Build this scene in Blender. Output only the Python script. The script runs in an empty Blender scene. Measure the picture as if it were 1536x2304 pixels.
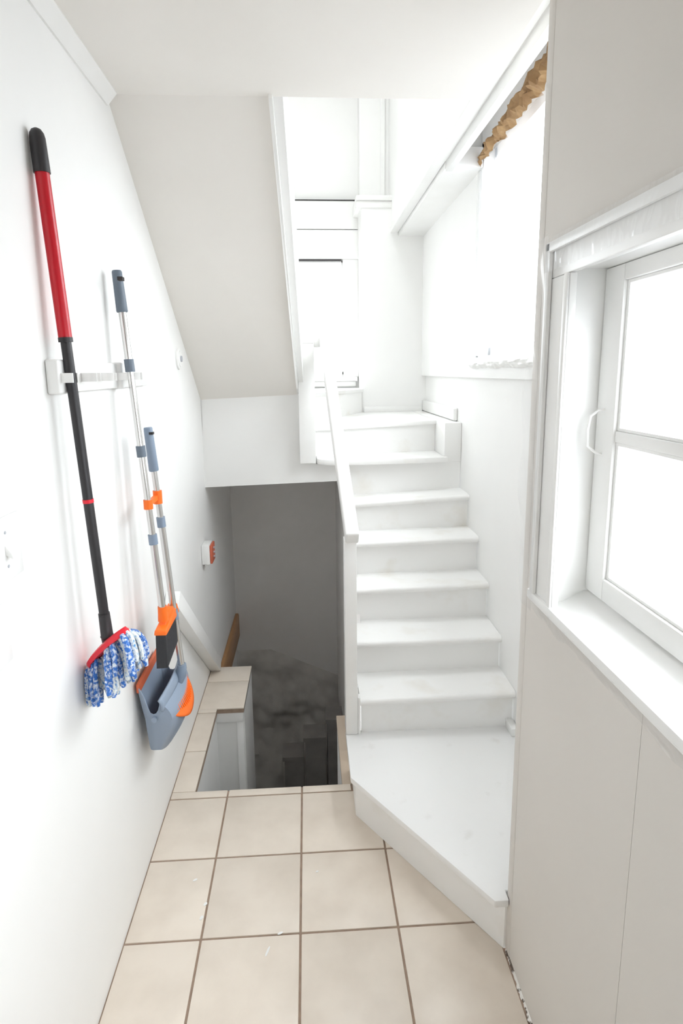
import bpy, bmesh, math, random
from mathutils import Vector, Matrix, noise
random.seed(7)
SC = bpy.context.scene
COL = SC.collection

# ---------------------------------------------------------------- camera
F, CX, CY, YAW, PIT, ROL, CAMH = 1310.7, 768.0, 1072.07, .0579, .1789, -.0102, 1.70
_r = Vector((math.cos(YAW), -math.sin(YAW), 0))
_f = Vector((math.sin(YAW) * math.cos(PIT), math.cos(YAW) * math.cos(PIT), -math.sin(PIT)))
_u = _r.cross(_f)
_r2 = _r * math.cos(ROL) + _u * math.sin(ROL)
_u2 = -_r * math.sin(ROL) + _u * math.cos(ROL)
cam_data = bpy.data.cameras.new('camera')
cam = bpy.data.objects.new('camera', cam_data)
COL.objects.link(cam)
cam.matrix_world = Matrix(((_r2.x, _u2.x, -_f.x, 0), (_r2.y, _u2.y, -_f.y, 0), (_r2.z, _u2.z, -_f.z, CAMH), (0, 0, 0, 1)))
cam_data.sensor_fit = 'VERTICAL'
cam_data.sensor_height = 36.0
cam_data.sensor_width = 24.0
cam_data.lens = F * 36.0 / 2304.0
cam_data.shift_y = (CY - 1152.0) / 2304.0
cam_data.clip_start = .02
SC.camera = cam

# ---------------------------------------------------------------- world (bright overcast sky)
world = bpy.data.worlds.new('overcast_sky')
SC.world = world
world.use_nodes = True
wn = world.node_tree.nodes
wn['Background'].inputs[0].default_value = (.90, .955, 1.0, 1)
# standard overcast sky: radiance (1 + 2 sin(elevation)) / 3 of the zenith's
_wt = world.node_tree
_tc = wn.new('ShaderNodeTexCoord'); _sx = wn.new('ShaderNodeSeparateXYZ'); _mx = wn.new('ShaderNodeMath'); _ma = wn.new('ShaderNodeMath')
_mx.operation = 'MAXIMUM'; _mx.inputs[1].default_value = 0.0
_ma.operation = 'MULTIPLY_ADD'; _ma.inputs[1].default_value = 12.0; _ma.inputs[2].default_value = 6.0
_wt.links.new(_tc.outputs['Generated'], _sx.inputs[0]); _wt.links.new(_sx.outputs['Z'], _mx.inputs[0])
_wt.links.new(_mx.outputs[0], _ma.inputs[0]); _wt.links.new(_ma.outputs[0], wn['Background'].inputs[1])

# portals: guide sampling of the sky through the modelled openings, give off no light themselves
def portal(name, loc, rot, sx, sy):
    l = bpy.data.lights.new(name, 'AREA'); l.shape = 'RECTANGLE'; l.size = sx; l.size_y = sy
    l.cycles.is_portal = True
    o = bpy.data.objects.new(name, l); COL.objects.link(o)
    o.location = loc; o.rotation_euler = rot
H = math.pi / 2
portal('portal_near_window', (.74, .45, 1.55), (0, H, 0), .8, 1.65)          # faces -X
portal('portal_stair_window', (.968, 2.2, 2.22), (0, H, 0), 1.0, 1.4)
portal('portal_landing_window', (-.03, 4.66, 2.09), (-H, 0, 0), .7, .9)      # faces -Y
portal('portal_added_skylight', (0.0, 2.95, 4.42), (0, 0, 0), .56, .7)           # faces down

vs = SC.view_settings
vs.view_transform = 'Standard'; vs.look = 'None'; vs.gamma = 1.0; vs.use_curve_mapping = False
vs.exposure = 0.2
SC.display_settings.display_device = 'sRGB'
cy = SC.cycles
cy.max_bounces = 8; cy.diffuse_bounces = 7; cy.glossy_bounces = 2; cy.transparent_max_bounces = 8; cy.transmission_bounces = 2
cy.use_adaptive_sampling = True; cy.adaptive_threshold = .03; cy.adaptive_min_samples = 12
cy.sample_clamp_indirect = 6.0
cy.caustics_reflective = False; cy.caustics_refractive = False
cy.use_denoising = True

# ---------------------------------------------------------------- materials
MATS = {}
def mat(name, col, rough=.5, metal=0.0, var=.0, scale=6.0, bump=0.0, bscale=60.0, col2=None, spec=.5, stretch=None, lo=.35, hi=.7, rnd=0.0):
    if name in MATS: return MATS[name]
    m = bpy.data.materials.new(name); m.use_nodes = True
    nt = m.node_tree; N = nt.nodes; L = nt.links
    b = N['Principled BSDF']
    b.inputs['Roughness'].default_value = rough
    b.inputs['Metallic'].default_value = metal
    b.inputs['Specular IOR Level'].default_value = spec
    c = tuple(col) + (1,)
    b.inputs['Base Color'].default_value = c
    tc = N.new('ShaderNodeTexCoord'); mp = N.new('ShaderNodeMapping')
    L.new(tc.outputs['Object'], mp.inputs[0])
    if stretch: mp.inputs['Scale'].default_value = stretch
    src = None
    if col2 is not None:
        no = N.new('ShaderNodeTexNoise'); no.inputs['Scale'].default_value = scale; no.inputs['Detail'].default_value = 6
        L.new(mp.outputs[0], no.inputs['Vector'])
        cr = N.new('ShaderNodeValToRGB')
        cr.color_ramp.elements[0].position = lo; cr.color_ramp.elements[1].position = hi
        cr.color_ramp.elements[0].color = c; cr.color_ramp.elements[1].color = tuple(col2) + (1,)
        L.new(no.outputs['Fac'], cr.inputs[0]); src = cr.outputs[0]
        if rnd:
            oi = N.new('ShaderNodeObjectInfo'); ad = N.new('ShaderNodeVectorMath'); ad.operation = 'MULTIPLY_ADD'
            cb = N.new('ShaderNodeCombineXYZ'); L.new(oi.outputs['Random'], cb.inputs[0]); L.new(oi.outputs['Random'], cb.inputs[1])
            ad.inputs[1].default_value = (37, 51, 0); L.new(cb.outputs[0], ad.inputs[0]); L.new(tc.outputs['Object'], ad.inputs[2])
            L.new(ad.outputs[0], mp.inputs[0])
            hs = N.new('ShaderNodeHueSaturation'); mr = N.new('ShaderNodeMapRange')
            mr.inputs[3].default_value = 1 - rnd; mr.inputs[4].default_value = 1 + rnd
            L.new(oi.outputs['Random'], mr.inputs[0]); L.new(mr.outputs[0], hs.inputs['Value']); L.new(src, hs.inputs['Color']); src = hs.outputs[0]
        L.new(src, b.inputs['Base Color'])
    if bump:
        n2 = N.new('ShaderNodeTexNoise'); n2.inputs['Scale'].default_value = bscale; n2.inputs['Detail'].default_value = 4
        L.new(mp.outputs[0], n2.inputs['Vector'])
        bp = N.new('ShaderNodeBump'); bp.inputs['Strength'].default_value = bump; bp.inputs['Distance'].default_value = .004
        L.new(n2.outputs['Fac'], bp.inputs['Height']); L.new(bp.outputs[0], b.inputs['Normal'])
    MATS[name] = m
    return m

def sheet(name, transp, col, rough=.15, translucent=.5, glossy=.3):
    m = bpy.data.materials.new(name); m.use_nodes = True
    nt = m.node_tree; N = nt.nodes; L = nt.links; N.clear()
    out = N.new('ShaderNodeOutputMaterial'); t = N.new('ShaderNodeBsdfTransparent'); g = N.new('ShaderNodeBsdfGlossy'); g.inputs['Roughness'].default_value = rough
    d = N.new('ShaderNodeBsdfDiffuse'); tl = N.new('ShaderNodeBsdfTranslucent')
    d.inputs[0].default_value = tuple(col) + (1,); tl.inputs[0].default_value = tuple(col) + (1,)
    m1 = N.new('ShaderNodeMixShader'); m1.inputs[0].default_value = translucent; L.new(d.outputs[0], m1.inputs[1]); L.new(tl.outputs[0], m1.inputs[2])
    m2 = N.new('ShaderNodeMixShader'); m2.inputs[0].default_value = glossy; L.new(m1.outputs[0], m2.inputs[1]); L.new(g.outputs[0], m2.inputs[2])
    m3 = N.new('ShaderNodeMixShader'); m3.inputs[0].default_value = transp; L.new(m2.outputs[0], m3.inputs[1]); L.new(t.outputs[0], m3.inputs[2])
    L.new(m3.outputs[0], out.inputs[0])
    MATS[name] = m
    return m

WALLR = mat('shaded_wall_paint', (.66, .626, .585), .6, col2=(.685, .651, .61), scale=2.5, bump=.06, bscale=25)  # white paint darkened to hold the shade on the window wall
WALL = mat('wall_paint', (.85, .845, .83), .55, col2=(.875, .87, .855), scale=2.5, bump=.06, bscale=25)
CEIL = mat('ceiling_paint', (.83, .80, .755), .7, col2=(.86, .832, .79), scale=2.0, bump=.05, bscale=20)
TRIM = mat('white_gloss_paint', (.87, .865, .85), .32, col2=(.845, .84, .82), scale=9, bump=.05, bscale=30)
STAIR = mat('stair_paint', (.895, .89, .875), .4, col2=(.79, .755, .69), scale=5.5, lo=.56, hi=.86, bump=.06, bscale=40)
PLAT = mat('platform_paint', (.895, .893, .885), .38, col2=(.71, .69, .655), scale=11, lo=.62, hi=.98, bump=.05, bscale=50)
TILE = mat('beige_tile', (.80, .715, .62), .33, col2=(.71, .625, .535), scale=7, lo=.38, hi=.72, bump=.05, bscale=90, rnd=.035)
GROUT = mat('brown_grout', (.30, .215, .165), .9, col2=(.38, .28, .21), scale=40)
SUBFLOOR = mat('bare_subfloor_wood', (.60, .50, .40), .7, col2=(.52, .42, .32), scale=12, stretch=(1, .2, 1))
CEMENT = mat('grey_cement', (.66, .64, .61), .95, col2=(.52, .50, .48), scale=7, bump=.7, bscale=18)
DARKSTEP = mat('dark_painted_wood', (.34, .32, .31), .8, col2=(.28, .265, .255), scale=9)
ALCOVE = mat('alcove_paint', (.86, .84, .82), .75, col2=(.83, .81, .79), scale=3)
BROWNWOOD = mat('varnished_brown_wood', (.50, .28, .13), .45, col2=(.36, .19, .09), scale=9, stretch=(1, .15, 3))
BLACK = mat('black_plastic', (.022, .020, .022), .42)
RED = mat('red_enamel', (.55, .006, .018), .28)
REDPL = mat('red_plastic', (.72, .012, .03), .4)
STEEL = mat('brushed_steel', (.72, .71, .70), .22, metal=1.0)
GREYPL = mat('blue_grey_plastic', (.225, .285, .37), .42)
DKGREY = mat('slate_grey_plastic', (.135, .17, .215), .45)
PANGREY = mat('dustpan_plastic', (.27, .33, .42), .4)
ORANGE = mat('orange_plastic', (.95, .17, .012), .42)
ORANGE2 = mat('dull_orange_rubber', (.62, .13, .055), .55)
BRISTLE = mat('black_bristle', (.028, .028, .032), .7, bump=.8, bscale=300, stretch=(1, 1, .08))
YARN = mat('blue_white_yarn', (.045, .17, .55), .9, col2=(.74, .80, .86), scale=130, lo=.46, hi=.62, bump=.9, bscale=300, rnd=.18)
YARN2 = mat('pale_yarn', (.12, .34, .66), .9, col2=(.84, .87, .86), scale=130, lo=.34, hi=.50, bump=.9, bscale=300, rnd=.15)
PLASTW = mat('white_plastic', (.86, .855, .84), .3)
GREYDOT = mat('grey_plastic', (.45, .46, .50), .4)
REDBOX = mat('faded_red_plastic', (.55, .12, .06), .4)
PAPER = mat('brown_kraft_paper', (.47, .30, .145), .8, col2=(.31, .175, .075), scale=16, bump=.5, bscale=45)
SIDING = mat('white_siding', (.82, .83, .84), .5)
GAP = mat('dark_gap', (.05, .045, .045), .9)
CAULK = mat('cracked_caulk', (.80, .78, .74), .7, col2=(.12, .09, .07), scale=60, lo=.5, hi=.58)
FILM = sheet('clear_plastic_film', .80, (.92, .93, .95), .12, .5, .45)
FILM2 = sheet('window_plastic_film', .82, (.95, .96, .97), .2, .95, .04)
GLASS = sheet('window_glass', .93, (.95, .97, .98), .02, .8, .9)

# ---------------------------------------------------------------- mesh helpers
class MB:
    def __init__(s): s.v = []; s.f = []
    def add(s, vs, fs):
        o = len(s.v); s.v += [tuple(p) for p in vs]; s.f += [tuple(i + o for i in q) for q in fs]; return s
    def box(s, x0, x1, y0, y1, z0, z1):
        return s.hexa([(x0, y0, z0), (x1, y0, z0), (x1, y1, z0), (x0, y1, z0), (x0, y0, z1), (x1, y0, z1), (x1, y1, z1), (x0, y1, z1)])
    def hexa(s, p):
        return s.add(p, [(0, 3, 2, 1), (4, 5, 6, 7), (0, 1, 5, 4), (1, 2, 6, 5), (2, 3, 7, 6), (3, 0, 4, 7)])
    def prism(s, poly, z0, z1):          # poly in XY, counter-clockwise
        n = len(poly)
        return s.add([(x, y, z0) for x, y in poly] + [(x, y, z1) for x, y in poly],
                     [tuple(reversed(range(n))), tuple(range(n, 2 * n))] + [(i, (i + 1) % n, n + (i + 1) % n, n + i) for i in range(n)])
    def prism_y(s, poly, y0, y1):        # poly in XZ
        n = len(poly)
        return s.add([(x, y0, z) for x, z in poly] + [(x, y1, z) for x, z in poly],
                     [tuple(range(n)), tuple(reversed(range(n, 2 * n)))] + [(i, n + i, n + (i + 1) % n, (i + 1) % n) for i in range(n)])
    def prism_x(s, poly, x0, x1):        # poly in YZ
        n = len(poly)
        return s.add([(x0, y, z) for y, z in poly] + [(x1, y, z) for y, z in poly],
                     [tuple(reversed(range(n))), tuple(range(n, 2 * n))] + [(i, (i + 1) % n, n + (i + 1) % n, n + i) for i in range(n)])
    def tube(s, pts, rad, n=16, cap=True):
        pts = [Vector(p) for p in pts]
        if not isinstance(rad, (list, tuple)): rad = [rad] * len(pts)
        rings = []; ref = None
        for i, p in enumerate(pts):
            d = (pts[min(i + 1, len(pts) - 1)] - pts[max(i - 1, 0)])
            if d.length < 1e-9: d = Vector((0, 0, 1))
            d.normalize()
            a = ref if ref else (Vector((1, 0, 0)) if abs(d.x) < .9 else Vector((0, 1, 0)))
            u = (a - d * a.dot(d)).normalized(); w = d.cross(u); ref = u
            rings.append([p + (u * math.cos(2 * math.pi * k / n) + w * math.sin(2 * math.pi * k / n)) * rad[i] for k in range(n)])
        vs = [q for r in rings for q in r]; fs = []
        for i in range(len(rings) - 1):
            for k in range(n):
                fs.append((i * n + k, i * n + (k + 1) % n, (i + 1) * n + (k + 1) % n, (i + 1) * n + k))
        if cap:
            fs.append(tuple(reversed(range(n)))); b = (len(rings) - 1) * n; fs.append(tuple(range(b, b + n)))
        return s.add(vs, fs)
    def grid(s, fn, nu, nv):
        vs = [fn(i / nu, j / nv) for i in range(nu + 1) for j in range(nv + 1)]
        return s.add(vs, [(i * (nv + 1) + j, (i + 1) * (nv + 1) + j, (i + 1) * (nv + 1) + j + 1, i * (nv + 1) + j + 1) for i in range(nu) for j in range(nv)])
    def mesh(s, name, bevel=0, seg=2, smooth=False, angle=35):
        me = bpy.data.meshes.new(name); me.from_pydata(s.v, [], s.f)
        bm = bmesh.new(); bm.from_mesh(me)
        bmesh.ops.recalc_face_normals(bm, faces=bm.faces)
        if bevel:
            es = [e for e in bm.edges if len(e.link_faces) == 2 and e.calc_face_angle(0) > math.radians(30)]
            bmesh.ops.bevel(bm, geom=es, offset=bevel, segments=seg, affect='EDGES', profile=.5, clamp_overlap=True)
        if smooth:
            for f in bm.faces: f.smooth = True
            for e in bm.edges:
                if len(e.link_faces) == 2 and e.calc_face_angle(0) > math.radians(angle): e.smooth = False
        bm.to_mesh(me); bm.free()
        return me
    def build(s, name, m, parent=None, bevel=0, seg=2, smooth=False, angle=35):
        me = s.mesh(name, bevel, seg, smooth or bevel > 0, angle)
        me.materials.append(m)
        return link(name, me, parent)

def origin(o):
    p = Vector(o.location)
    while o.parent: o = o.parent; p += Vector(o.location)
    return p
def link(name, me, parent=None, loc=(0, 0, 0)):
    o = bpy.data.objects.new(name, me); COL.objects.link(o)
    o.location = loc
    if parent is not None:
        o.parent = parent
        o.location = Vector(loc) - origin(parent)      # meshes are drawn in room coordinates
    return o
def tag(o, label, cat, group=None):
    o['label'] = label; o['category'] = cat
    if group: o['group'] = group
    return o
def thing(name, loc, label, cat, group=None):
    o = bpy.data.objects.new(name, None); COL.objects.link(o); o.location = loc; o.empty_display_size = .05
    return tag(o, label, cat, group)
def struct(name, label=None, cat=None, mb=None, m=None, loc=(0, 0, 0), **k):
    if mb is None:
        o = bpy.data.objects.new(name, None); COL.objects.link(o); o.location = loc; o.empty_display_size = .05
    else: o = mb.build(name, m, **k)
    o['kind'] = 'structure'
    if label: o['label'] = label
    if cat: o['category'] = cat
    return o
def B(*a): return MB().box(*a)

XL, XN, XR = -.588, .559, .858       # left wall, near right wall, right wall of the stairs
ZC = 2.535                           # hall ceiling
# ================================================================ THE SETTING
# --- floor: grout bed with single tiles
fl = MB()
fl.prism([(XL, -1.3), (XN, -1.3), (XN, 1.44), (XR, 1.44), (XR, 2.165), (XL, 2.165)], -.03, -.004)
fl.box(XL, -.492, 2.165, 2.77, -.03, -.004)
fl.box(XL, -.357, 2.77, 3.20, -.03, -.004)
floor = struct('floor', 'beige ceramic tile floor with brown grout around the stair opening', 'floor', fl, GROUT)
P_, X0, Y0, G = .303, -.0525, 2.126, .0035
tile_n = 0
def tile(x0, x1, y0, y1):
    x0 = max(x0, XL + .004)
    if x1 - x0 < .012 or y1 - y0 < .012: return
    b = B(-(x1 - x0) / 2, (x1 - x0) / 2, -(y1 - y0) / 2, (y1 - y0) / 2, -.008, 0)
    me = b.mesh('tile', .0018, 2, True); me.materials.append(TILE)
    link('tile', me, floor, ((x0 + x1) / 2, (y0 + y1) / 2, random.uniform(-.0006, .0004)))
for i in range(-2, 3):
    xa = X0 + i * P_ + G; xb = X0 + (i + 1) * P_ - G
    for j in range(0, 11):
        ya = Y0 - (j + 1) * P_ + G; yb = Y0 - j * P_ - G
        if yb < -.9: continue
        tile(max(xa, XL), min(xb, XR if ya > 1.44 else XN - .006), ya, yb)
    tile(max(xa, XL), min(xb, .15), Y0 + G, 2.166)                       # cut strip along the opening's lip
for a, b, xe in ((2.166, 2.429, -.492), (2.429, 2.732, -.492)):
    tile(XL, xe, a + G * .6, b - G * .6)
tile(XL, -.492, 2.732 + G * .6, 2.77)
tile(XL, -.355, 2.768, 3.035 - G * .6); tile(XL, -.355, 3.035 + G * .6, 3.20)

# --- left wall (hall, alcove and stairwell share it)
struct('wall_left', 'long white painted wall with cleaning tools hung on it', 'wall', B(XL - .12, XL, -1.3, 4.6, -1.95, 4.3), WALL)
# --- near right wall, its window opening stretched out of view to admit more light
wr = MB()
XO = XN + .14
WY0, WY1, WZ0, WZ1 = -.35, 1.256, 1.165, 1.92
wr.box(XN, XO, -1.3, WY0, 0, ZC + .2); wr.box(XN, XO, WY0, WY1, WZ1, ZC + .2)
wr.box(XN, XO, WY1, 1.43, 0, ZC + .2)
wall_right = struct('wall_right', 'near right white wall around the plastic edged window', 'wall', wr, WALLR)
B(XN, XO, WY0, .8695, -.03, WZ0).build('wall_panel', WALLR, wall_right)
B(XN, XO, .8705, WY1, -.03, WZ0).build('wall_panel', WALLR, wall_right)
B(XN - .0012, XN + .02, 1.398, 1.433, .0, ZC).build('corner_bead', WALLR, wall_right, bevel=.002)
# return of the wall behind the corner and exterior lap siding seen through the near window
struct('wall_return', 'end of the near wall where the hall widens to the stairs', 'wall', MB().box(XO, .965, 1.36, 1.43, -.03, 3.2).box(XR, .965, 1.43, 1.44, -.03, 1.6), WALL)
ext = struct('wall_exterior', 'white lap siding outside the near window', 'wall', B(XO + .001, .985, 1.335, 1.359, 0, 3.2), SIDING)
sb = MB().prism_x([(1.334, 0), (1.334, .128), (1.326, .128), (1.314, 0)], XO + .002, .985).mesh('siding_board'); sb.materials.append(SIDING)
for k in range(25): link('siding_board', sb, ext, (0, 0, k * .124))
# --- right wall of the stairs: lower face, proud upper panel with the stair window
struct('wall_stair', 'white wall on the right of the stairs below the tall window', 'wall', B(XR, .965, 1.44, 4.6, -.03, 1.662), WALL)
W2Y0, W2Y1, W2Z0, W2Z1 = 1.50, 2.86, 1.735, 2.72
wu = MB()
wu.box(.828, .96, W2Y1, 4.6, 1.662, 2.64)
wu.box(.828, .96, 1.43, W2Y1, 1.662, W2Z0)
wu.box(.828, .96, 1.43, W2Y0, W2Z0, W2Z1)
wu.box(.828, .96, 1.43, W2Y1, W2Z1, 2.86)
struct('wall_stair_upper', 'slightly proud upper wall panel around the tall stair window', 'wall', wu, WALL)
# --- upper floor wall overhanging on the right, its stepped fascia and soffit
up = MB()
up.box(.604, 1.10, 2.87, 4.6, 2.64, 4.3)
up.box(.604, .69, 1.43, 2.87, 2.64, 4.3)
up.box(.69, .965, 1.43, 2.87, 2.80, 4.3)
struct('wall_upper_right', 'bright upper floor wall overhanging the stairs on the right', 'wall', up, WALL)
B(.655, .90, 2.852, 4.22, 2.610, 2.645).build('trim_1', TRIM, bevel=.003)['kind'] = 'structure'
B(.596, .650, 1.43, 4.22, 2.632, 2.66).build('trim_2', TRIM, bevel=.004)['kind'] = 'structure'
t3 = MB().box(.660, .692, 1.40, 2.852, 2.598, 2.70).box(.692, .828, 2.835, 2.853, 2.612, 2.70)
t3.build('trim_3', TRIM, bevel=.003)['kind'] = 'structure'
# --- hall ceiling
ce = MB().box(XL, .562, -1.3, 1.985, ZC, ZC + .10).box(XN, 1.1, -1.3, 1.43, ZC + .1, ZC + .2).box(XL, .60, -1.3, 1.985, ZC + .1, ZC + .16)
struct('ceiling', 'flat off white hall ceiling ending at the stairwell', 'ceiling', ce, CEIL)
struct('wall_stairwell_front', 'upper floor edge above the ceiling', 'wall', B(XL, .604, 1.83, 1.98, ZC + .165, 4.3), WALL)
# crown strip along the left wall
MB().prism_y([(XL, ZC - .036), (XL + .006, ZC - .036), (XL + .034, ZC - .004), (XL + .034, ZC), (XL, ZC)], -1.3, 1.975).build('trim_4', TRIM)['kind'] = 'structure'
# --- sloping soffit under the upper flight, with side strip and stringer
so = MB().hexa([(XL, 1.985, ZC), (-.098, 1.985, ZC), (-.052, 3.235, 1.575), (XL, 3.30, 1.552),
                (XL, 1.985, ZC + .05), (-.098, 1.985, ZC + .05), (-.052, 3.235, 1.625), (XL, 3.30, 1.60)])
struct('ceiling_soffit', 'sloping white soffit under the upper stair flight', 'soffit', so, CEIL)
st = MB().hexa([(-.098, 1.965, ZC - .012), (-.086, 1.965, ZC - .012), (-.042, 3.20, 1.58), (-.052, 3.20, 1.575),
                (-.098, 1.965, ZC + .05), (-.086, 1.965, ZC + .05), (-.042, 3.20, 1.64), (-.052, 3.20, 1.63)])
st.build('trim_5', TRIM)['kind'] = 'structure'
sg = MB().hexa([(-.086, 1.975, ZC + .012), (-.055, 1.975, ZC + .012), (-.016, 3.17, 1.63), (-.042, 3.17, 1.63),
                (-.086, 1.975, ZC + .42), (-.055, 1.975, ZC + .42), (-.016, 3.17, 2.02), (-.042, 3.17, 2.02)])
sg.build('trim_6', WALL)['kind'] = 'structure'
# --- header over the basement opening (front face of the landing)
hd = MB().hexa([(XL, 3.30, 1.055), (.20, 3.205, 1.095), (.20, 3.30, 1.095), (XL, 3.40, 1.055),
                (XL, 3.30, 1.19), (.20, 3.205, 1.19), (.20, 3.30, 1.19), (XL, 3.40, 1.19)])
hd.hexa([(XL, 3.30, 1.19), (.045, 3.2237, 1.19), (.045, 3.32, 1.19), (XL, 3.40, 1.19),
         (XL, 3.30, 1.56), (.045, 3.2237, 1.38), (.045, 3.32, 1.38), (XL, 3.40, 1.60)])
hd.hexa([(XL, 3.30, 1.38), (-.03, 3.2328, 1.38), (-.03, 3.33, 1.38), (XL, 3.40, 1.38),
         (XL, 3.30, 1.575), (-.03, 3.2328, 1.59), (-.03, 3.33, 1.60), (XL, 3.40, 1.60)])
struct('wall_header', 'white header wall over the opening to the basement stairs', 'wall', hd, WALL)
# --- alcove under the landing
al = MB().prism_y([(XL - .05, -.52), (-.324, -.52), (.30, -.81), (.30, 1.07), (XL - .05, 1.07)], 4.35, 4.47)
struct('wall_alcove', 'shaded grey back wall of the alcove above the basement stairs', 'wall', al, ALCOVE)
B(XL, .30, 4.328, 4.352, .70, 1.07).build('trim_7', ALCOVE)['kind'] = 'structure'
B(XL, .30, 3.30, 4.36, 1.075, 1.19).build('ceiling_alcove', ALCOVE)['kind'] = 'structure'
ar = MB().prism_x([(2.30, -1.95), (4.4, -1.95), (4.4, 1.10), (3.2, 1.10), (2.30, .20)], .205, .235).box(.118, .205, 2.165, 2.64, -1.95, -.035)
struct('wall_alcove_right', 'closed side of the stairs facing the basement well', 'wall', ar, ALCOVE)
# --- basement: rough cement foundation, well sides, floor
def cem(u, v):
    x = XL - .03 + u * .88
    zb = -.52 if x < -.324 else -.52 - (x + .324) * .465
    z = zb + .06 - v * 1.5
    k = min(1, max(0, (v - .04) * 8))
    y = 4.36 - .045 * min(1, v * 18) - .50 * v ** 1.3 + k * (.09 * noise.noise(Vector((x * 4, z * 4, 3))) + .03 * noise.noise(Vector((x * 14, z * 14, 1))))
    if z < -1.05: y -= .10 * min(1, (-1.05 - z) * 8)
    return (x, y, z)
struct('wall_foundation', 'rough grey cement foundation wall in the basement well', 'wall', MB().grid(cem, 60, 90), CEMENT, smooth=True)
struct('floor_basement', 'dark cement floor of the basement well', 'floor', B(XL, .21, 2.1, 4.6, -1.98, -1.93), CEMENT)
struct('wall_well_front', 'white side of the stair opening below the tile edge', 'wall', B(XL, .2, 2.10, 2.160, -1.95, -.031), WALL)
wl = struct('wall_well_left', 'white side wall of the stair opening under the tile ledge', 'wall', B(XL, -.500, 2.160, 2.80, -1.95, -.031), TRIM)
pier = struct('wall_pier', 'tile topped white boxed pier beside the basement stairs', 'wall', B(XL, -.362, 2.79, 3.195, -1.95, -.031), TRIM)
B(-.499, -.363, 2.775, 2.791, -.085, -.018).build('cap_strip', TRIM, pier, bevel=.002)
B(-.398, -.363, 2.783, 2.791, -1.95, -.087).build('edge_board', TRIM, pier, bevel=.002)
B(-.3625, -.357, 2.79, 3.19, -1.95, -.012).build('side_board', TRIM, pier)
sf = struct('floor_edge', 'bare wood floor edge on the right of the stair opening', 'floor', B(.116, .20, 2.166, 2.66, -.034, -.001), SUBFLOOR)
# --- back wall of the upper landing with its window opening
W3X0, W3X1, W3Z0, W3Z1 = -.35, .288, 1.675, 2.50
bw = MB()
bw.box(XL, W3X0, 4.5, 4.6, 1.0, 4.3); bw.box(W3X1, .62, 4.5, 4.6, 1.0, 4.3)
bw.box(W3X0, W3X1, 4.5, 4.6, W3Z1, 4.3); bw.box(W3X0, W3X1, 4.5, 4.6, 1.0, W3Z0)
wall_back = struct('wall_back', 'bright white back wall of the stairwell', 'wall', bw, WALL)
B(XL, .40, 4.470, 4.500, 2.715, 2.905).build('wall_panel', TRIM, wall_back)
B(XL, .40, 4.474, 4.500, 2.507, 2.709).build('wall_panel', WALL, wall_back)
B(XL, .395, 4.466, 4.499, 2.906, 2.913).build('dark_joint', GAP, wall_back)
B(-.30, .275, 4.468, 4.499, 2.497, 2.506).build('dark_joint', GAP, wall_back)
ch = struct('wall_chase', 'grey white boxed panel at the back of the landing', 'wall', B(.398, .93, 4.21, 4.52, 1.36, 2.835), WALL)
B(.36, .612, 4.185, 4.5, 2.836, 2.868).build('ledge_cap', TRIM, ch, bevel=.006)
B(.36, .612, 4.20, 4.5, 2.79, 2.8355).build('ledge_moulding', TRIM, ch, bevel=.006)
struct('wall_upper_back', 'upper back wall set behind the boxed panel ledge', 'wall', MB().box(.40, .61, 4.36, 4.5, 2.868, 4.3).box(.545, .575, 4.345, 4.36, 2.868, 4.3), WALL)
B(.410, .835, 4.192, 4.210, 1.405, 1.447).build('baseboard_back', TRIM, bevel=.006)['kind'] = 'structure'
B(.834, .859, 3.285, 4.205, 1.413, 1.488).build('baseboard_right', TRIM, bevel=.010, seg=3)['kind'] = 'structure'
# --- wall behind the camera with an open doorway
d = MB().box(XL, -.36, -1.42, -1.3, 0, ZC).box(.46, XN + .14, -1.42, -1.3, 0, ZC).box(-.36, .46, -1.42, -1.3, 2.1, ZC)
struct('wall_front', 'wall with a doorway behind the viewer', 'wall', d, WALL)
struct('door_1', 'closed white door behind the viewer', 'door', B(-.36, .46, -1.40, -1.36, 0, 2.1), TRIM)
# unseen upstairs ceiling, its skylight added to light the stairs; then the ground outside
struct('ceiling_upper', 'unseen upstairs ceiling with a skylight added to light the stairwell', 'ceiling', MB().box(XL - .1, 1.1, 1.8, 2.60, 4.3, 4.4).box(XL - .1, 1.1, 3.30, 4.6, 4.3, 4.4).box(XL - .1, -.28, 2.60, 3.30, 4.3, 4.4).box(.28, 1.1, 2.60, 3.30, 4.3, 4.4), CEIL)
DIMGROUND = mat('dimming_ground', (.13, .13, .135), .95, col2=(.09, .09, .095), scale=9)  # unseen ground, kept dark to cut light bounced up to the ceiling
struct('ground', 'unseen dark ground outside added to cut upward light', 'ground', MB().box(1.0, 14, -9, 12, -.5, -.3).box(-9, 1.0, 4.62, 14, -.5, -.3), DIMGROUND)
# crumbling caulk where the near right wall meets the tiles
ck = MB()
def ckf(u, v):
    y = -.3 + u * 1.725
    w = .004 + .006 * abs(noise.noise(Vector((y * 40, 2, 0)))) + .003 * noise.noise(Vector((y * 110, 5, 0)))
    return (XN + .001 - v * w * 1.3, y, .001 + (1 - v) * .007)
ck.grid(ckf, 260, 1)
ck.build('trim_8', CAULK)['kind'] = 'structure'

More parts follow.
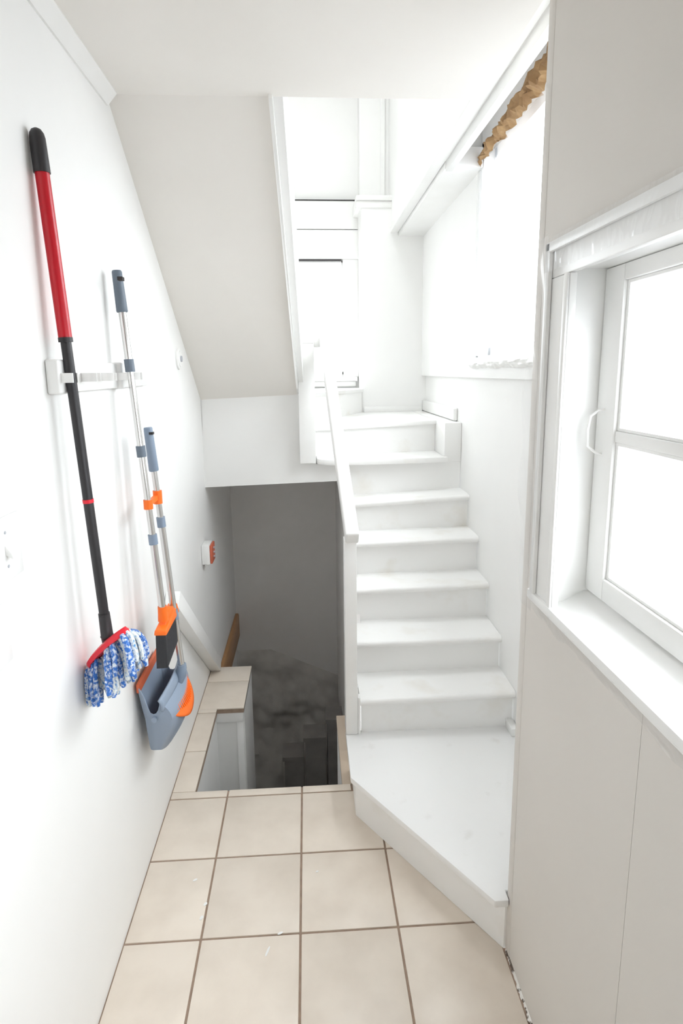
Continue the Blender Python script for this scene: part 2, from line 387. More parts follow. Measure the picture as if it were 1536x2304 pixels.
# ================================================================ WINDOWS
win = struct('window_1', 'casement window on the near right wall with plastic edged casing', 'window', loc=(XN, .82, 1.17))
cs = [((XN - .016), XN + .001)]
def casing(name, mb): return mb.build(name, TRIM, win, bevel=.004)
def prof_top(z0, z1, y0, y1):
    m = MB(); m.box(XN - .016, XN, y0, y1, z0, z1); m.box(XN - .026, XN - .016, y0, y1, z1 - .022, z1); return m
casing('head_casing', prof_top(1.895, 1.972, -.47, 1.325))
sc = MB().box(XN - .016, XN, 1.215, 1.325, 1.165, 1.895); sc.box(XN - .026, XN - .016, 1.303, 1.325, 1.165, 1.972); sc.box(XN - .022, XN - .016, 1.215, 1.235, 1.165, 1.895)
casing('side_casing', sc)
casing('side_casing', MB().box(XN - .016, XN, -.46, -.34, 1.165, 1.895))
jb = MB().box(XN, XO, 1.240, 1.256, 1.165, 1.92); casing('jamb', jb)
casing('jamb', MB().box(XN, XO, -.35, -.332, 1.165, 1.92))
casing('head_jamb', MB().box(XN, XO, -.332, 1.240, 1.905, 1.92))
stool = MB().prism_y([(XN - .024, 1.143), (XN + .14, 1.143), (XN + .14, 1.20), (XN + .07, 1.198), (XN + .02, 1.172), (XN - .024, 1.167)], -.49, 1.345)
stool.build('stool', TRIM, win, bevel=.005)
XS = .630
XG = XS + .012
for ya, yb in ((.475, 1.239), (-.331, .433)):  # second sash is unseen, added to widen the light opening
    yi, yo = ya + .074, yb - .074
    s_ = MB().box(XS, XS + .034, ya, yi, 1.203, 1.904).box(XS, XS + .034, yo, yb, 1.203, 1.904).box(XS, XS + .034, yi, yo, 1.203, 1.252).box(XS, XS + .034, yi, yo, 1.872, 1.904)
    lsash = s_.build('sash', TRIM, win, bevel=.003)
    B(XS + .004, XS + .03, yi, yo, 1.549, 1.573).build('glazing_bar', TRIM, lsash, bevel=.003)
    for z0, z1 in ((1.2525, 1.5485), (1.5735, 1.8715)):
        e_ = .010; b_ = MB()
        for a_ in ((yo - e_, yo - .0005, z0, z1), (yi + .0005, yi + e_, z0, z1), (yi + e_, yo - e_, z0, z0 + e_ * .6), (yi + e_, yo - e_, z1 - e_ * .6, z1)): b_.box(XS + .008, XS + .026, *a_)
        b_.build('glazing_bead', TRIM, lsash)
        B(XG, XG + .003, yi + .005, yo - .005, z0, z1).build('pane', GLASS, lsash)
B(XN + .01, XO, .434, .474, 1.19, 1.905).build('mullion', TRIM, win, bevel=.003)
hp = MB().tube([(XS + .002, 1.205, 1.615), (XS - .012, 1.208, 1.612), (XS - .026, 1.212, 1.60), (XS - .030, 1.214, 1.57), (XS - .028, 1.214, 1.535), (XS - .012, 1.210, 1.522), (XS + .002, 1.206, 1.518)], .0028, 8)
hp.build('pull_handle', PLASTW, win, smooth=True)
# plastic film torn off the near window, still taped to its casing
film = tag(MB().grid(lambda u, v: (XN - .030 - .004 * math.sin(v * 23 + u * 5) * u + .0 , 1.300 + u * (.055 + .055 * math.sin(math.pi * min(1, max(0, (1.99 - (1.985 - v * .86)) * 1.1))) ) + .004 * math.sin(v * 31), 1.985 - v * .86), 14, 90).build('plastic_film', FILM, None, smooth=True),
           'torn clear plastic film hanging from the near window casing beside the corner', 'plastic film')
def tape(u, v):
    y = 1.33 - u * 1.0
    return (XN - .0275 - .003 * noise.noise(Vector((y * 60, v * 2, 2))) - .002 * v * (1 - v), y, 1.978 - v * (.070 + .003 * noise.noise(Vector((y * 14, 0, 1)))))
tag(MB().grid(tape, 160, 10).build('tape_strip', FILM, None, smooth=True), 'clear tape and film remnant along the head of the near window casing', 'tape')
def tape2(u, v):
    y = 1.345 - u * 1.05
    return (XN - .004 - .02 * (1 - v) - .002 * noise.noise(Vector((y * 50, v * 3, 7))), y, 1.150 - v * (.045 + .018 * noise.noise(Vector((y * 12, 0, 4)))))
tag(MB().grid(tape2, 160, 8).build('tape_strip', FILM, None, smooth=True), 'loose clear tape hanging under the near window stool', 'tape')

# tall stair window
w2 = struct('window_2', 'tall overexposed window in the right wall of the stairs', 'window', loc=(.83, 2.2, W2Z0))
fr = MB().box(.83, .93, W2Y1 - .03, W2Y1, W2Z0, W2Z1).box(.83, .93, W2Y0, W2Y0 + .03, W2Z0, W2Z1).box(.83, .93, W2Y0, W2Y1, W2Z1 - .03, W2Z1).box(.83, .93, W2Y0, W2Y1, W2Z0, W2Z0 + .03)
fr.build('frame', TRIM, w2)
for y0, y1 in ((1.53, 2.17), (2.19, 2.83)):
    m = MB().box(.88, .91, y0, y0 + .035, W2Z0 + .03, W2Z1 - .03).box(.88, .91, y1 - .035, y1, W2Z0 + .03, W2Z1 - .03).box(.88, .91, y0, y1, W2Z0 + .03, W2Z0 + .07).box(.88, .91, y0, y1, W2Z1 - .07, W2Z1 - .03)
    s = m.build('sash', TRIM, w2)
    MB().box(.892, .895, y0 + .03, y1 - .03, W2Z0 + .06, W2Z1 - .06).build('pane', GLASS, s)
MB().box(.88, .92, 2.165, 2.195, W2Z0 + .03, W2Z1 - .03).build('mullion', TRIM, w2)
f2 = thing('window_film', (.815, 2.2, 1.70), 'white plastic film stretched over the tall stair window', 'plastic film')
MB().grid(lambda u, v: (.8185 + .003 * noise.noise(Vector((u * 6, v * 2, 0))), 1.46 + u * 1.425, 1.745 + v * .88), 40, 20).build('sheet', FILM2, f2, smooth=True)
def fold(u, v):
    y = 1.46 + u * 1.45
    return (.826 - .022 * math.sin(math.pi * v) - .008 * noise.noise(Vector((y * 22, v * 4, 5))), y, 1.758 - v * .052 + .006 * noise.noise(Vector((y * 10, v * 5, 9))))
MB().grid(fold, 160, 8).build('bunched_hem', TRIM, f2)
def edgef(u, v):
    z = 1.73 + u * .90
    return (.826 - .006 * math.sin(math.pi * v) - .004 * noise.noise(Vector((z * 25, v * 4, 3))), 2.885 + .006 * noise.noise(Vector((z * 9, v * 2, 8))) - v * .045, z)
MB().grid(edgef, 80, 5).build('taped_edge', FILM, f2)
# kraft paper stuffed over the window head
def kp(u, v):
    y = 1.62 + u * 1.22
    n1 = noise.noise(Vector((y * 17, v * 3, 0))); n2 = noise.noise(Vector((y * 33, v * 7, 4))); n3 = noise.noise(Vector((y * 9, v * 2, 9)))
    w = .45 + .55 * min(1, (1 - u) * 1.6)
    return (.812 - .022 * math.sin(math.pi * v) * w - .034 * n1 * w - .018 * n2, y + .016 * n2, 2.622 + .108 * v * w + .018 * n3 + .016 * n2)
tag(MB().grid(kp, 60, 7).build('kraft_paper', PAPER), 'crumpled brown kraft paper stuffed above the tall stair window', 'paper')

# landing window
w3 = struct('window_3', 'overexposed window in the back wall of the landing', 'window', loc=(0, 4.5, W3Z0))
m = MB().box(W3X0, W3X0 + .03, 4.5, 4.6, W3Z0, W3Z1).box(W3X1 - .012, W3X1, 4.5, 4.6, W3Z0, W3Z1).box(W3X0, W3X1, 4.5, 4.6, W3Z1 - .012, W3Z1).box(W3X0, W3X1, 4.5, 4.6, W3Z0, W3Z0 + .02)
m.build('frame', TRIM, w3)
MB().box(W3X0 + .03, W3X1 - .012, 4.55, 4.554, W3Z0 + .02, W3Z1 - .012).build('pane', GLASS, w3)
MB().box(W3X1 - .004, .398, 4.478, 4.5, W3Z0 - .02, 2.507).build('casing', TRIM, w3, bevel=.003)
MB().box(XL, .385, 4.44, 4.5, W3Z0 - .05, W3Z0 - .018).build('sill', TRIM, w3, bevel=.004)
MB().box(XL, .375, 4.47, 4.5, 1.585, W3Z0 - .052).build('apron', TRIM, w3, bevel=.003)

# ================================================================ STAIRCASE
stair = thing('staircase', (.5, 2.2, 0), 'white painted wooden winder staircase rising beside the right wall', 'staircase')
# angled bottom platform
PZ = .187
plat = [(.160, 1.975), (.548, 1.437), (.548, 1.432), (.8575, 1.432), (.8575, 2.25), (.160, 2.25)]
pl = MB().prism([(.158, 1.990), (.552, 1.430), (.8575, 1.442), (.8575, 2.25), (.158, 2.25)], 0.0005, PZ - .024)
pl.build('platform_riser', STAIR, stair)
MB().prism([(.137, 1.962), (.514, 1.411), (.556, 1.411), (.556, 1.444), (.8572, 1.444), (.8572, 2.255), (.137, 2.255)], PZ - .024, PZ).build('platform_tread', PLAT, stair, bevel=.004)
Yn = [2.217, 2.413, 2.621, 2.809, 3.000]
Zr = [.358, .514, .689, .867, 1.044]
Zl = [.350, .512, .680, .853, 1.014]
XT = .198
def tread(y0, y1, zl, zr, xl=XT, xr=XR - .001, th=.030, y0l=None):
    y0l = y0 if y0l is None else y0l
    n = 14; v = []; 
    def nz(t): return .0018 * noise.noise(Vector((t * 7, y0 * 9, 0)))
    for i in range(n + 1):
        t = i / n; x = xl + (xr - xl) * t; z = zl + (zr - zl) * t; yf = y0l + (y0 - y0l) * t + nz(t) * 1.5; dz = nz(t + 3)
        for yy, zz in ((yf + .004, z - th), (yf - .004, z - th + .007), (yf - .006, z - th * .45 + dz), (yf - .002, z - .005 + dz), (yf + .007, z + dz * .4), (y1, z), (y1, z - th)):
            v.append((x, yy, zz))
    k = 7; f = []
    for i in range(n):
        for j in range(k): f.append((i * k + j, i * k + (j + 1) % k, (i + 1) * k + (j + 1) % k, (i + 1) * k + j))
    f.append(tuple(reversed(range(k)))); f.append(tuple(range(n * k, n * k + k)))
    return MB().add(v, f).build('tread', STAIR, stair, smooth=True, angle=40)
def riser(y, zb_l, zb_r, zt_l, zt_r, xl=XT + .006, xr=XR - .004, yl=None, th=.018):
    yl = y if yl is None else yl
    return MB().hexa([(xl, yl, zb_l), (xr, y, zb_r), (xr, y + th, zb_r), (xl, yl + th, zb_l), (xl, yl, zt_l), (xr, y, zt_r), (xr, y + th, zt_r), (xl, yl + th, zt_l)]).build('riser', STAIR, stair)
pz_l = pz_r = PZ
for i in range(5):
    yr = Yn[i] + .022
    yb = (Yn[i + 1] + .024) if i < 4 else 3.190
    riser(yr, pz_l, pz_r, Zl[i] - .0305, Zr[i] - .0305)
    tread(Yn[i], yb + .01, Zl[i], Zr[i])
    pz_l, pz_r = Zl[i] - .002, Zr[i] - .002
# riser 6 reaches up on the right as the front of the landing block
riser(3.192, Zl[4] - .002, Zr[4] - .002, 1.193, 1.193, xl=XT - .004)
MB().box(.762, XR - .001, 3.190, 3.60, 1.193, 1.411).build('landing_block', STAIR, stair, bevel=.003)
# tread 6 with rounded left end, sitting in a notch of the landing
t6 = [(.775, 3.160), (.768, 3.45), (.050, 3.42), (.048, 3.22)]
arc = [(.052, 3.175), (.075, 3.148), (.12, 3.128), (.18, 3.118)]
MB().prism([(.048, 3.215)] + arc + [(.30, 3.118), (.52, 3.135), (.775, 3.158), (.775, 3.188), (.7605, 3.188), (.7605, 3.46), (.048, 3.46)], 1.195, 1.226).build('tread', STAIR, stair, bevel=.005)
# riser 7 and landing tread
riser(3.428, 1.222, 1.222, 1.372, 1.388, xl=.046, xr=.7605, yl=3.292)
MB().hexa([(.046, 3.272, 1.368), (.762, 3.408, 1.386), (.762, 4.208, 1.386), (.046, 4.208, 1.380),
           (.046, 3.272, 1.391), (.762, 3.408, 1.409), (.762, 4.208, 1.409), (.046, 4.208, 1.403)]).build('landing_tread', STAIR, stair, bevel=.003)
MB().box(.762, XR - .001, 3.60, 4.208, 1.37, 1.410).build('landing_block', STAIR, stair)
# winder step turning left behind the newel
MB().prism([(.05, 3.58), (.396, 4.200), (.396, 4.46), (-.58, 4.46), (-.58, 3.45), (.05, 3.45)], 1.395, 1.548).build('winder_riser', STAIR, stair)
MB().prism([(.05, 3.552), (.408, 4.190), (.397, 4.20), (.397, 4.47), (-.58, 4.47), (-.58, 3.45), (.05, 3.45)], 1.549, 1.574).build('winder_tread', STAIR, stair, bevel=.003)
# closing strips beside the bottom post and small cleat at the right
B(.190, .199, 2.226, 2.26, PZ, .352).build('filler_strip', TRIM, stair)
B(.826, XR - .002, 2.16, 2.24, PZ, .222).build('corner_cleat', TRIM, stair, bevel=.002)
# ---------------------------------------------------------------- handrail
hr = thing('handrail', (.165, 2.25, PZ), 'white square handrail between a short bottom post and the newel post', 'handrail')
B(.137, .186, 2.222, 2.30, PZ + .0005, 1.035).build('bottom_post', TRIM, hr, bevel=.004)
B(.186, .1895, 2.228, 2.29, PZ + .0005, .40).build('post_strip', TRIM, hr)
A0, A1 = Vector((.168, 2.205, 1.048)), Vector((.100, 3.165, 1.862))
dr = (A1 - A0).normalized(); sd = Vector((1, 0, 0)); sd = (sd - dr * sd.dot(dr)).normalized(); un = sd.cross(dr)
if un.z < 0: un = -un
w, h = .027, .034
def ringp(c): return [c - sd * w - un * h, c + sd * w - un * h, c + sd * w + un * h, c - sd * w + un * h]
MB().hexa(ringp(A0) + ringp(A1)).build('rail', TRIM, hr, bevel=.008, seg=3)
npst = MB().box(-.043, .044, 3.150, 3.222, 1.205, 1.845)
npst.build('newel_post', TRIM, hr, bevel=.003)
MB().hexa([(-.043, 3.150, 1.8455), (.044, 3.150, 1.8455), (.044, 3.222, 1.8455), (-.043, 3.222, 1.8455), (-.018, 3.165, 1.915), (.032, 3.165, 1.915), (.032, 3.21, 1.915), (-.018, 3.21, 1.915)]).build('newel_cap', TRIM, hr, bevel=.003)
B(.044, .090, 3.155, 3.205, 1.826, 1.876).build('rail_stub', TRIM, hr, bevel=.004)
# dark strip painting in the shadow gap left of newel
B(-.049, -.0435, 3.19, 3.232, 1.585, 1.835).build('dark_joint', GAP, wall_back)

# ================================================================ BASEMENT BITS
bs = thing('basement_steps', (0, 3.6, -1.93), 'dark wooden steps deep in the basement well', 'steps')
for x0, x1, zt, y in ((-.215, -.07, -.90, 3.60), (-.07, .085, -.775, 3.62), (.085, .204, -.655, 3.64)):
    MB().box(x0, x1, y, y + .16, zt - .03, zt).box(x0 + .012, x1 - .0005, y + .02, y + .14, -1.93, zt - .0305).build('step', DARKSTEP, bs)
lb = MB()
P0, P1 = Vector((0, 2.26, .80)), Vector((0, 3.175, .028))
dd = (P1 - P0).normalized(); nn = Vector((0, dd.z, -dd.y)); nn = -nn if nn.z < 0 else nn
def lbr(c, e=0): return [c + Vector((XL + .002, 0, 0)) - nn * .036, c + Vector((XL + .060, 0, 0)) - nn * .036, c + Vector((XL + .060, 0, 0)) + nn * .036, c + Vector((XL + .002, 0, 0)) + nn * .036]
lb.hexa(lbr(P0) + lbr(P1))
tag(lb.build('leaning_board', TRIM, bevel=.003), 'white painted board slanting down the left wall to the tile ledge', 'board')
tag(MB().prism_x([(3.40, -.345), (4.345, -.345), (4.345, -.17), (4.31, -.145), (3.40, -.145)], XL + .001, XL + .024).build('skirting_board', BROWNWOOD, bevel=.003), 'bare brown wooden board on the alcove wall above the basement', 'board')

# ================================================================ WALL FITTINGS
sw = thing('light_switch', (XL, 1.13, 1.31), 'white toggle light switch plate at the left edge', 'light switch')
B(XL + .0005, XL + .006, 1.052, 1.174, 1.305, 1.432).build('plate', PLASTW, sw, bevel=.0025)
MB().hexa([(XL + .006, 1.109, 1.358), (XL + .006, 1.121, 1.358), (XL + .006, 1.121, 1.378), (XL + .006, 1.109, 1.378),
           (XL + .020, 1.110, 1.349), (XL + .020, 1.120, 1.349), (XL + .018, 1.120, 1.360), (XL + .018, 1.110, 1.360)]).build('toggle', PLASTW, sw, bevel=.001)
for z in (1.335, 1.402): MB().tube([(XL + .0058, 1.115, z), (XL + .0072, 1.115, z)], .0032, 10).build('screw', GREYDOT, sw)
bp = thing('cover_plate', (XL, 1.05, 1.155), 'blank white cover plate below the light switch', 'cover plate')
B(XL + .0005, XL + .006, .985, 1.096, 1.152, 1.272).build('plate', PLASTW, bp, bevel=.0025)
for z in (1.185, 1.240): MB().tube([(XL + .0058, 1.04, z), (XL + .0072, 1.04, z)], .003, 10).build('screw', GREYDOT, bp)
rp = thing('round_wall_plate', (XL, 2.775, 1.715), 'small round white wall plate high on the left wall by the soffit', 'wall plate')
def disc(r, x0, x1, c): return MB().tube([(XL + x0, c[0], c[1]), (XL + x1 - .002, c[0], c[1]), (XL + x1, c[0], c[1])], [r, r, r * .94], 32)
disc(.048, .0005, .010, (2.775, 1.763)).build('plate', PLASTW, rp, smooth=True)
disc(.036, .0102, .014, (2.775, 1.763)).build('inner_ring', PLASTW, rp, smooth=True)
disc(.014, .0142, .020, (2.775, 1.763)).build('button', GREYDOT, rp, smooth=True)
ab = thing('alarm_box', (XL, 3.15, .64), 'small white wall box with a faded red front near the alcove', 'alarm box')
B(XL + .0005, XL + .045, 3.075, 3.185, .668, .778).build('body', PLASTW, ab, bevel=.006)
B(XL + .0455, XL + .058, 3.080, 3.180, .672, .774).build('front_cover', REDBOX, ab, bevel=.004)
B(XL + .010, XL + .030, 3.11, 3.14, .648, .6675).build('cable_gland', PLASTW, ab, bevel=.002)
for z in (.70, .725, .75): MB().tube([(XL + .058, 3.13, z), (XL + .066, 3.13, z)], .006, 10).build('knob', GREYDOT, ab)

# ================================================================ TOOL RACK
rk = thing('tool_rack', (XL, 1.78, 1.66), 'white plastic tool rack with spring clips on the left wall', 'tool rack')
B(XL + .0005, XL + .014, 1.392, 2.17, 1.656, 1.731).build('back_rail', PLASTW, rk, bevel=.003)
for y in (1.372, 1.835): MB().box(XL + .0005, XL + .030, y, y + .05 if y < 1.5 else y + .028, 1.654, 1.733).build('rail_joint', PLASTW, rk, bevel=.006, seg=3)
def clip(yc, op):
    g = MB()
    for s in (-1, 1):
        pts = []
        for t in range(9):
            a = t / 8
            pts.append((XL + .012 + a * .044, yc + s * (op * .35 + op * 1.0 * math.sin(a * math.pi * .78)), 0))
        for z0 in (1.680,):
            m = MB(); v = []; 
            for (x, y, _) in pts:
                v += [(x, y - .0013, z0), (x, y + .0013, z0), (x, y + .0013, z0 + .022), (x, y - .0013, z0 + .022)]
            f = [(i * 4 + j, i * 4 + (j + 1) % 4, (i + 1) * 4 + (j + 1) % 4, (i + 1) * 4 + j) for i in range(8) for j in range(4)] + [(3, 2, 1, 0), (32, 33, 34, 35)]
            g.add(v, f)
    return g.build('clip', PLASTW, rk, smooth=True)
MOPY, BRY = 1.400, 1.838
for yc, op in ((MOPY, .013), (1.555, .014), (1.685, .014), (BRY, .0125), (1.945, .014)): clip(yc, op)

# ================================================================ MOP
def along(p0, p1):
    p0, p1 = Vector(p0), Vector(p1)
    return lambda t: p0.lerp(p1, t)
mop = thing('mop', (-.50, 1.37, .88), 'string mop with red and black handle and blue white yarn head', 'mop')
mt = along((XL + .018, 1.4045, 2.222), (XL + .070, 1.419, 1.033))
def yz(fn, py, y0, y1): return (py - y0) / (y1 - y0)
tm = lambda z: (2.202 - z) / (2.202 - 1.055)     # nominal heights, stretched onto the leaning axis
gp = [mt(tm(z)) for z in (2.202, 2.199, 2.192, 2.182, 2.115)]
MB().tube(gp, [.004, .010, .0145, .0165, .0175], 20).build('grip', BLACK, mop, smooth=True)
MB().tube([mt(tm(2.115)), mt(tm(1.775))], .0150, 20).build('upper_tube', RED, mop, smooth=True)
MB().tube([mt(tm(1.778)), mt(tm(1.768))], .0158, 20).build('ferrule', BLACK, mop, smooth=True)
MB().tube([mt(tm(1.77)), mt(tm(1.12))], .0118, 20).build('lower_tube', BLACK, mop, smooth=True)
MB().tube([mt(tm(1.410)), mt(tm(1.401))], .0128, 20).build('collar', REDPL, mop, smooth=True)
MB().tube([mt(tm(1.125)), mt(tm(1.068)), mt(tm(1.066)), mt(tm(1.064)), mt(tm(1.0))], [.0138, .0150, .0165, .0150, .0105], 20).build('socket', BLACK, mop, smooth=True)
# head plate: tilted, low end near the wall, high end out in the room
Pa, Pb = Vector((XL + .012, 1.447, .948)), Vector((XL + .128, 1.392, 1.070))
ax = (Pb - Pa).normalized(); side = ax.cross(Vector((0, 0, 1))).normalized(); nrm = side.cross(ax)
if nrm.z < 0: nrm = -nrm
hp_ = []
for t in range(13):
    a = t / 12; hp_.append((a, .030 * (1 - abs(2 * a - 1) ** 4) + .006))
m = MB(); v = []
for a, hw in hp_:
    c = Pa.lerp(Pb, a) + nrm * .006 * math.sin(math.pi * a)
    for sx, sz in ((-1, -.008), (1, -.008), (1, .004), (.6, .010), (-.6, .010), (-1, .004)): v.append(c + side * sx * hw + nrm * sz)
f = [(i * 6 + j, i * 6 + (j + 1) % 6, (i + 1) * 6 + (j + 1) % 6, (i + 1) * 6 + j) for i in range(12) for j in range(6)] + [(5, 4, 3, 2, 1, 0), tuple(range(72, 78))]
m.add(v, f).build('head_plate', REDPL, mop, smooth=True, angle=60)
rs = random.Random(11)
ns = 70
for k in range(ns):
    a = .03 + .95 * ((k * .618034) % 1.0); b = rs.uniform(-1, 1)
    hw = .030
    root = Pa.lerp(Pb, a) + side * b * hw - nrm * .004
    out = Vector((0, 0, 0)) + side * (b * .85) + ax * ((a - .42) * 1.5) - nrm * .75
    out.normalize()
    ln = rs.uniform(.085, .122) * (1.0 - .12 * abs(2 * a - 1))
    pts = []; p = root.copy(); dvec = out.copy()
    for s in range(8):
        pts.append(p.copy())
        dvec = (dvec * .80 + Vector((rs.uniform(-.10, .10), rs.uniform(-.12, .12), -.36))).normalized()
        p = p + dvec * (ln / 7)
        if p.x < XL + .010: p.x = XL + .010
    r0 = rs.uniform(.0060, .0080)
    MB().tube(pts, [r0 * .9] + [r0 * rs.uniform(.9, 1.12) for _ in range(6)] + [r0 * .75], 8).build('yarn_strand', YARN if rs.random() < .58 else YARN2, mop, smooth=True)

# ================================================================ BROOM
br = thing('broom', (XL + .105, 1.83, .75), 'steel broom with slate grip and orange head hung in the rack', 'broom')
bt0 = along((XL + .038, 1.830, 1.998), (XL + .103, 1.830, .946))
tb = lambda z: (1.989 - z) / (1.989 - .955)
bt = lambda z: bt0(tb(z))
MB().tube([bt(1.989), bt(1.985), bt(1.875), bt(1.872)], [.0125, .0145, .0165, .0150], 18).build('grip', DKGREY, br, smooth=True)
MB().box(-.012, .002, -.0105, .0105, -.005, .005).build('hang_hole', GAP, br)
hh = br.children[-1]; hh.location = Vector((XL + .066, 1.787, 1.968)) - Vector(br.location)
for a, b, r in ((1.875, 1.70, .0112), (1.70, 1.19, .0100), (1.19, .955, .0112)):
    MB().tube([bt(a), bt(b)], r, 18).build('tube', STEEL, br, smooth=True)
for a, b, mm in ((1.737, 1.700, DKGREY), (1.478, 1.444, DKGREY), (1.198, 1.166, GREYPL)):
    MB().tube([bt(a), bt(b)], .0142, 18).build('collar', mm, br, smooth=True)
nk = bt(.955)
hx = XL + .103
MB().tube([nk + Vector((0, 0, .004)), nk + Vector((0, .002, -.020)), nk + Vector((0, .004, -.046))], [.0145, .0155, .0175], 16).build('neck', ORANGE, br, smooth=True)
MB().hexa([(hx - .021, 1.782, .868), (hx + .021, 1.782, .868), (hx + .021, 1.975, .868), (hx - .021, 1.975, .868),
           (hx - .018, 1.786, .886), (hx + .018, 1.786, .886), (hx + .016, 1.97, .905), (hx - .016, 1.97, .905)]).build('head_block', ORANGE, br, bevel=.005)
MB().hexa([(hx - .012, 1.815, .885), (hx + .012, 1.815, .885), (hx + .012, 1.95, .902), (hx - .012, 1.95, .902),
           (hx - .010, 1.83, .912), (hx + .010, 1.83, .912), (hx + .010, 1.89, .925), (hx - .010, 1.89, .925)]).build('head_ridge', ORANGE, br, bevel=.004)
for k in range(11):                                # bristle tufts
    y0 = 1.788 + k * .0166
    yo = (k - 3) * .0010
    sl = .757 + .0022 * k
    MB().hexa([(hx - .018, y0 + yo - .004, sl), (hx + .018, y0 + yo - .004, sl), (hx + .018, y0 + yo + .0125, sl + .003), (hx - .018, y0 + yo + .0125, sl + .003),
               (hx - .016, y0, .8675), (hx + .016, y0, .8675), (hx + .016, y0 + .0150, .8675), (hx - .016, y0 + .0150, .8675)]).build('bristle_tuft', BRISTLE, br)

# ================================================================ DUSTPAN
dp = thing('dustpan', (XL + .08, 1.93, .42), 'blue grey long handled dustpan with orange comb clipped beside the broom', 'dustpan')
dt0 = along((XL + .072, 1.922, 1.527), (XL + .125, 1.950, .668))
td = lambda z: (1.527 - z) / (1.527 - .672)
dt = lambda z: dt0(td(z))
MB().tube([dt(1.527), dt(1.523), dt(1.386), dt(1.383)], [.0125, .0142, .0160, .0145], 18).build('grip', GREYPL, dp, smooth=True)
MB().box(-.010, .004, -.009, .009, -.004, .004).build('hang_hole', GAP, dp)
hh = dp.children[-1]; hh.location = Vector((XL + .086, 1.918, 1.508)) - Vector(dp.location)
MB().tube([dt(1.386), dt(1.20)], .0098, 18).build('tube', STEEL, dp, smooth=True)
MB().tube([dt(1.20), dt(.675)], .0110, 18).build('tube', STEEL, dp, smooth=True)
for a, b in ((1.226, 1.192), (.893, .858)): MB().tube([dt(a), dt(b)], .0142, 18).build('collar', GREYPL, dp, smooth=True)
# orange clip joining both handles
zc = 1.295
pA, pB = bt(zc), dt(zc)
ck_ = MB().tube([pB + Vector((0, 0, .022)), pB - Vector((0, 0, .022))], .0148, 16).tube([pA + Vector((0, 0, .015)), pA - Vector((0, 0, .015))], .0145, 16)
mid = (pA + pB) / 2
ck_.hexa([(min(pA.x, pB.x) - .004, pA.y + .010, zc - .008), (max(pA.x, pB.x) + .004, pA.y + .010, zc - .008), (max(pA.x, pB.x) + .004, pB.y - .010, zc - .008), (min(pA.x, pB.x) - .004, pB.y - .010, zc - .008),
          (min(pA.x, pB.x) - .004, pA.y + .010, zc + .008), (max(pA.x, pB.x) + .004, pA.y + .010, zc + .008), (max(pA.x, pB.x) + .004, pB.y - .010, zc + .008), (min(pA.x, pB.x) - .004, pB.y - .010, zc + .008)])
ck_.build('handle_clip', ORANGE, dp, smooth=True)
# pan shell
top = []
def lerp(a, b, t): return a + (b - a) * t
for i in range(11): t = i / 10; top.append((.018, lerp(1.795, 2.055, t), .688))
side_prof = [(.027, .674), (.038, .652), (.048, .614), (.054, .599), (.064, .595), (.073, .599), (.080, .610)]
for d_, z_ in side_prof: top.append((d_, lerp(2.058, 2.082, (d_ - .02) / .1), z_ + .004))
for i in range(13): t = i / 12; top.append((.085 + .012 * math.sin(math.pi * t), lerp(2.062, 1.782, t), .630))
for d_, z_ in reversed(side_prof): top.append((d_, lerp(1.792, 1.772, (d_ - .02) / .1), z_))
n = len(top); NV = 16
m = MB(); v = []
for j in range(NV + 1):
    q = j / NV
    for d_, y_, z_ in top:
        cd, cyy = .068, 1.930
        sc_y = 1 - .24 * q ** 1.5; sc_d = (1 - .30 * q ** 2.2)
        bulge = .040 * math.sin(math.pi * q ** .75) * max(0, (d_ - .040) / .046)
        dd_ = lerp(d_, .050, .0) ; dn = cd + (d_ - cd) * sc_d + bulge - .010 * q
        if d_ < .03: dn = d_ + .030 * q ** 1.2
        yn = cyy + (y_ - cyy) * sc_y
        zb = .408 + .034 * ((yn - cyy) / .11) ** 2
        v.append((XL + dn, yn, lerp(z_, zb, q)))
f = [(j * n + i, j * n + (i + 1) % n, (j + 1) * n + (i + 1) % n, (j + 1) * n + i) for j in range(NV) for i in range(n)]
b0 = NV * n; v.append((XL + .075, 1.935, .408)); cidx = len(v) - 1
f += [(b0 + i, b0 + (i + 1) % n, cidx) for i in range(n)]
pan = m.add(v, f).build('pan', PANGREY, dp, smooth=True, angle=50)
md = pan.modifiers.new('shell', 'SOLIDIFY'); md.thickness = .0035; md.offset = 1
pan['label'] = 'blue grey plastic pan'
# orange rubber lip along the wall side edge
MB().box(XL + .010, XL + .022, 1.792, 2.056, .664, .697).build('rubber_lip', ORANGE2, dp, bevel=.004)
# hood band carrying the socket
def band(u, v_):
    y = lerp(1.765, 2.085, u); dd_ = .087 + .014 * math.sin(math.pi * u)
    return (XL + dd_ + .010 * (1 - v_) + .004 * math.sin(math.pi * v_), y, .612 + .040 * v_ + .010 * math.sin(math.pi * u))
bd = MB().grid(band, 24, 5).build('hood_band', PANGREY, dp, smooth=True)
md = bd.modifiers.new('shell', 'SOLIDIFY'); md.thickness = .006; md.offset = 0
e = dt(.675)
MB().tube([e + Vector((0, 0, .010)), e + Vector((0, 0, -.004)), e + Vector((-.004, 0, -.030)), e + Vector((-.016, 0, -.060))], [.0165, .0175, .0185, .016], 16).build('socket', GREYPL, dp, smooth=True)
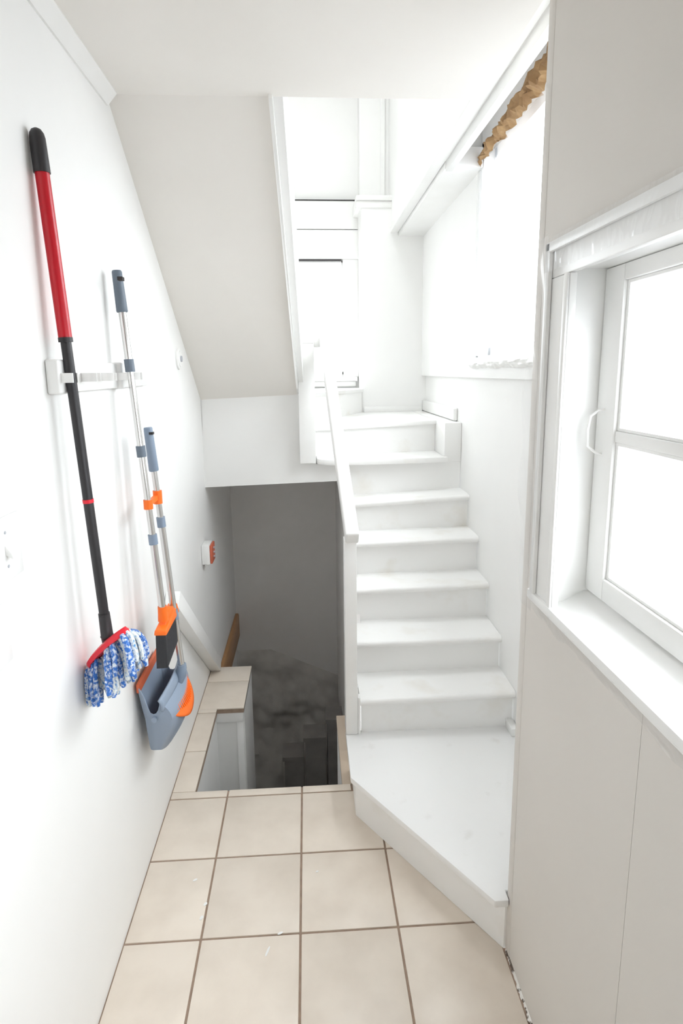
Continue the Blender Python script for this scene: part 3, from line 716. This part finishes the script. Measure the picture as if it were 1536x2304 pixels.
# orange comb on the hood
def combp(u, v_):
    y = lerp(1.790, 2.062, u); s = math.sin(math.pi * (.06 + .88 * u))
    z = .612 - v_ * (.092 * s ** .8) - .002
    return (XL + .099 + .014 * math.sin(math.pi * u) + .044 * math.sin(math.pi * .5 * min(1, v_ * s)), y, z)
cb_ = MB().grid(combp, 28, 8).build('comb_pad', ORANGE, dp, smooth=True)
md = cb_.modifiers.new('shell', 'SOLIDIFY'); md.thickness = .004; md.offset = 0
tm_ = MB()
for k in range(20):
    u = .07 + .86 * k / 19; s = math.sin(math.pi * (.06 + .88 * u))
    p0 = Vector(combp(u, .06)) + Vector((.004, 0, 0)); p1 = Vector(combp(u, .58)) + Vector((.004, 0, 0)); pm = Vector(combp(u, .3)) + Vector((.0065, 0, 0))
    tm_.tube([p0, pm, p1], [.0030, .0034, .0024], 6)
tm_.build('comb_teeth', ORANGE, dp)
# pivots on both flanks
for y, x in ((1.778, .066), (2.080, .066)):
    MB().tube([(XL + x, y - .006, .578), (XL + x, y + .006, .578)], .010, 16).build('pivot', PANGREY, dp, bevel=.002)

# small dried paint drips on the tiles
DRIPS = (((-.412, 1.735, .008, .004, .5), 'white paint spot in the middle of a tile near the left wall'),
         ((-.362, 1.640, .007, .005, .9), 'white paint blob bridging the left grout joint'),
         ((-.366, 1.592, .008, .005, 1.2), 'white paint blob where the left grout joint meets a cross joint'),
         ((-.115, 1.523, .009, .004, .4), 'white paint blob on the cross joint between middle tiles'),
         ((-.150, 1.468, .003, .016, -.35), 'thin white paint streak on a middle floor tile'),
         ((.003, 1.74, .005, .003, .3), 'tiny white paint fleck right of the middle grout line'))
for k, ((x, y, a, b, r), lab) in enumerate(DRIPS):
    pts = []
    for t in range(12):
        an = 2 * math.pi * t / 12; rr = 1 + .25 * noise.noise(Vector((math.cos(an) * 2 + k * 7, math.sin(an) * 2, 0)))
        px, py = a * rr * math.cos(an), b * rr * math.sin(an)
        pts.append((x + px * math.cos(r) - py * math.sin(r), y + px * math.sin(r) + py * math.cos(r)))
    tag(MB().prism(pts, .0002, .0012).build('paint_drip', TRIM), lab, 'paint drip', 'white paint drips on the floor')
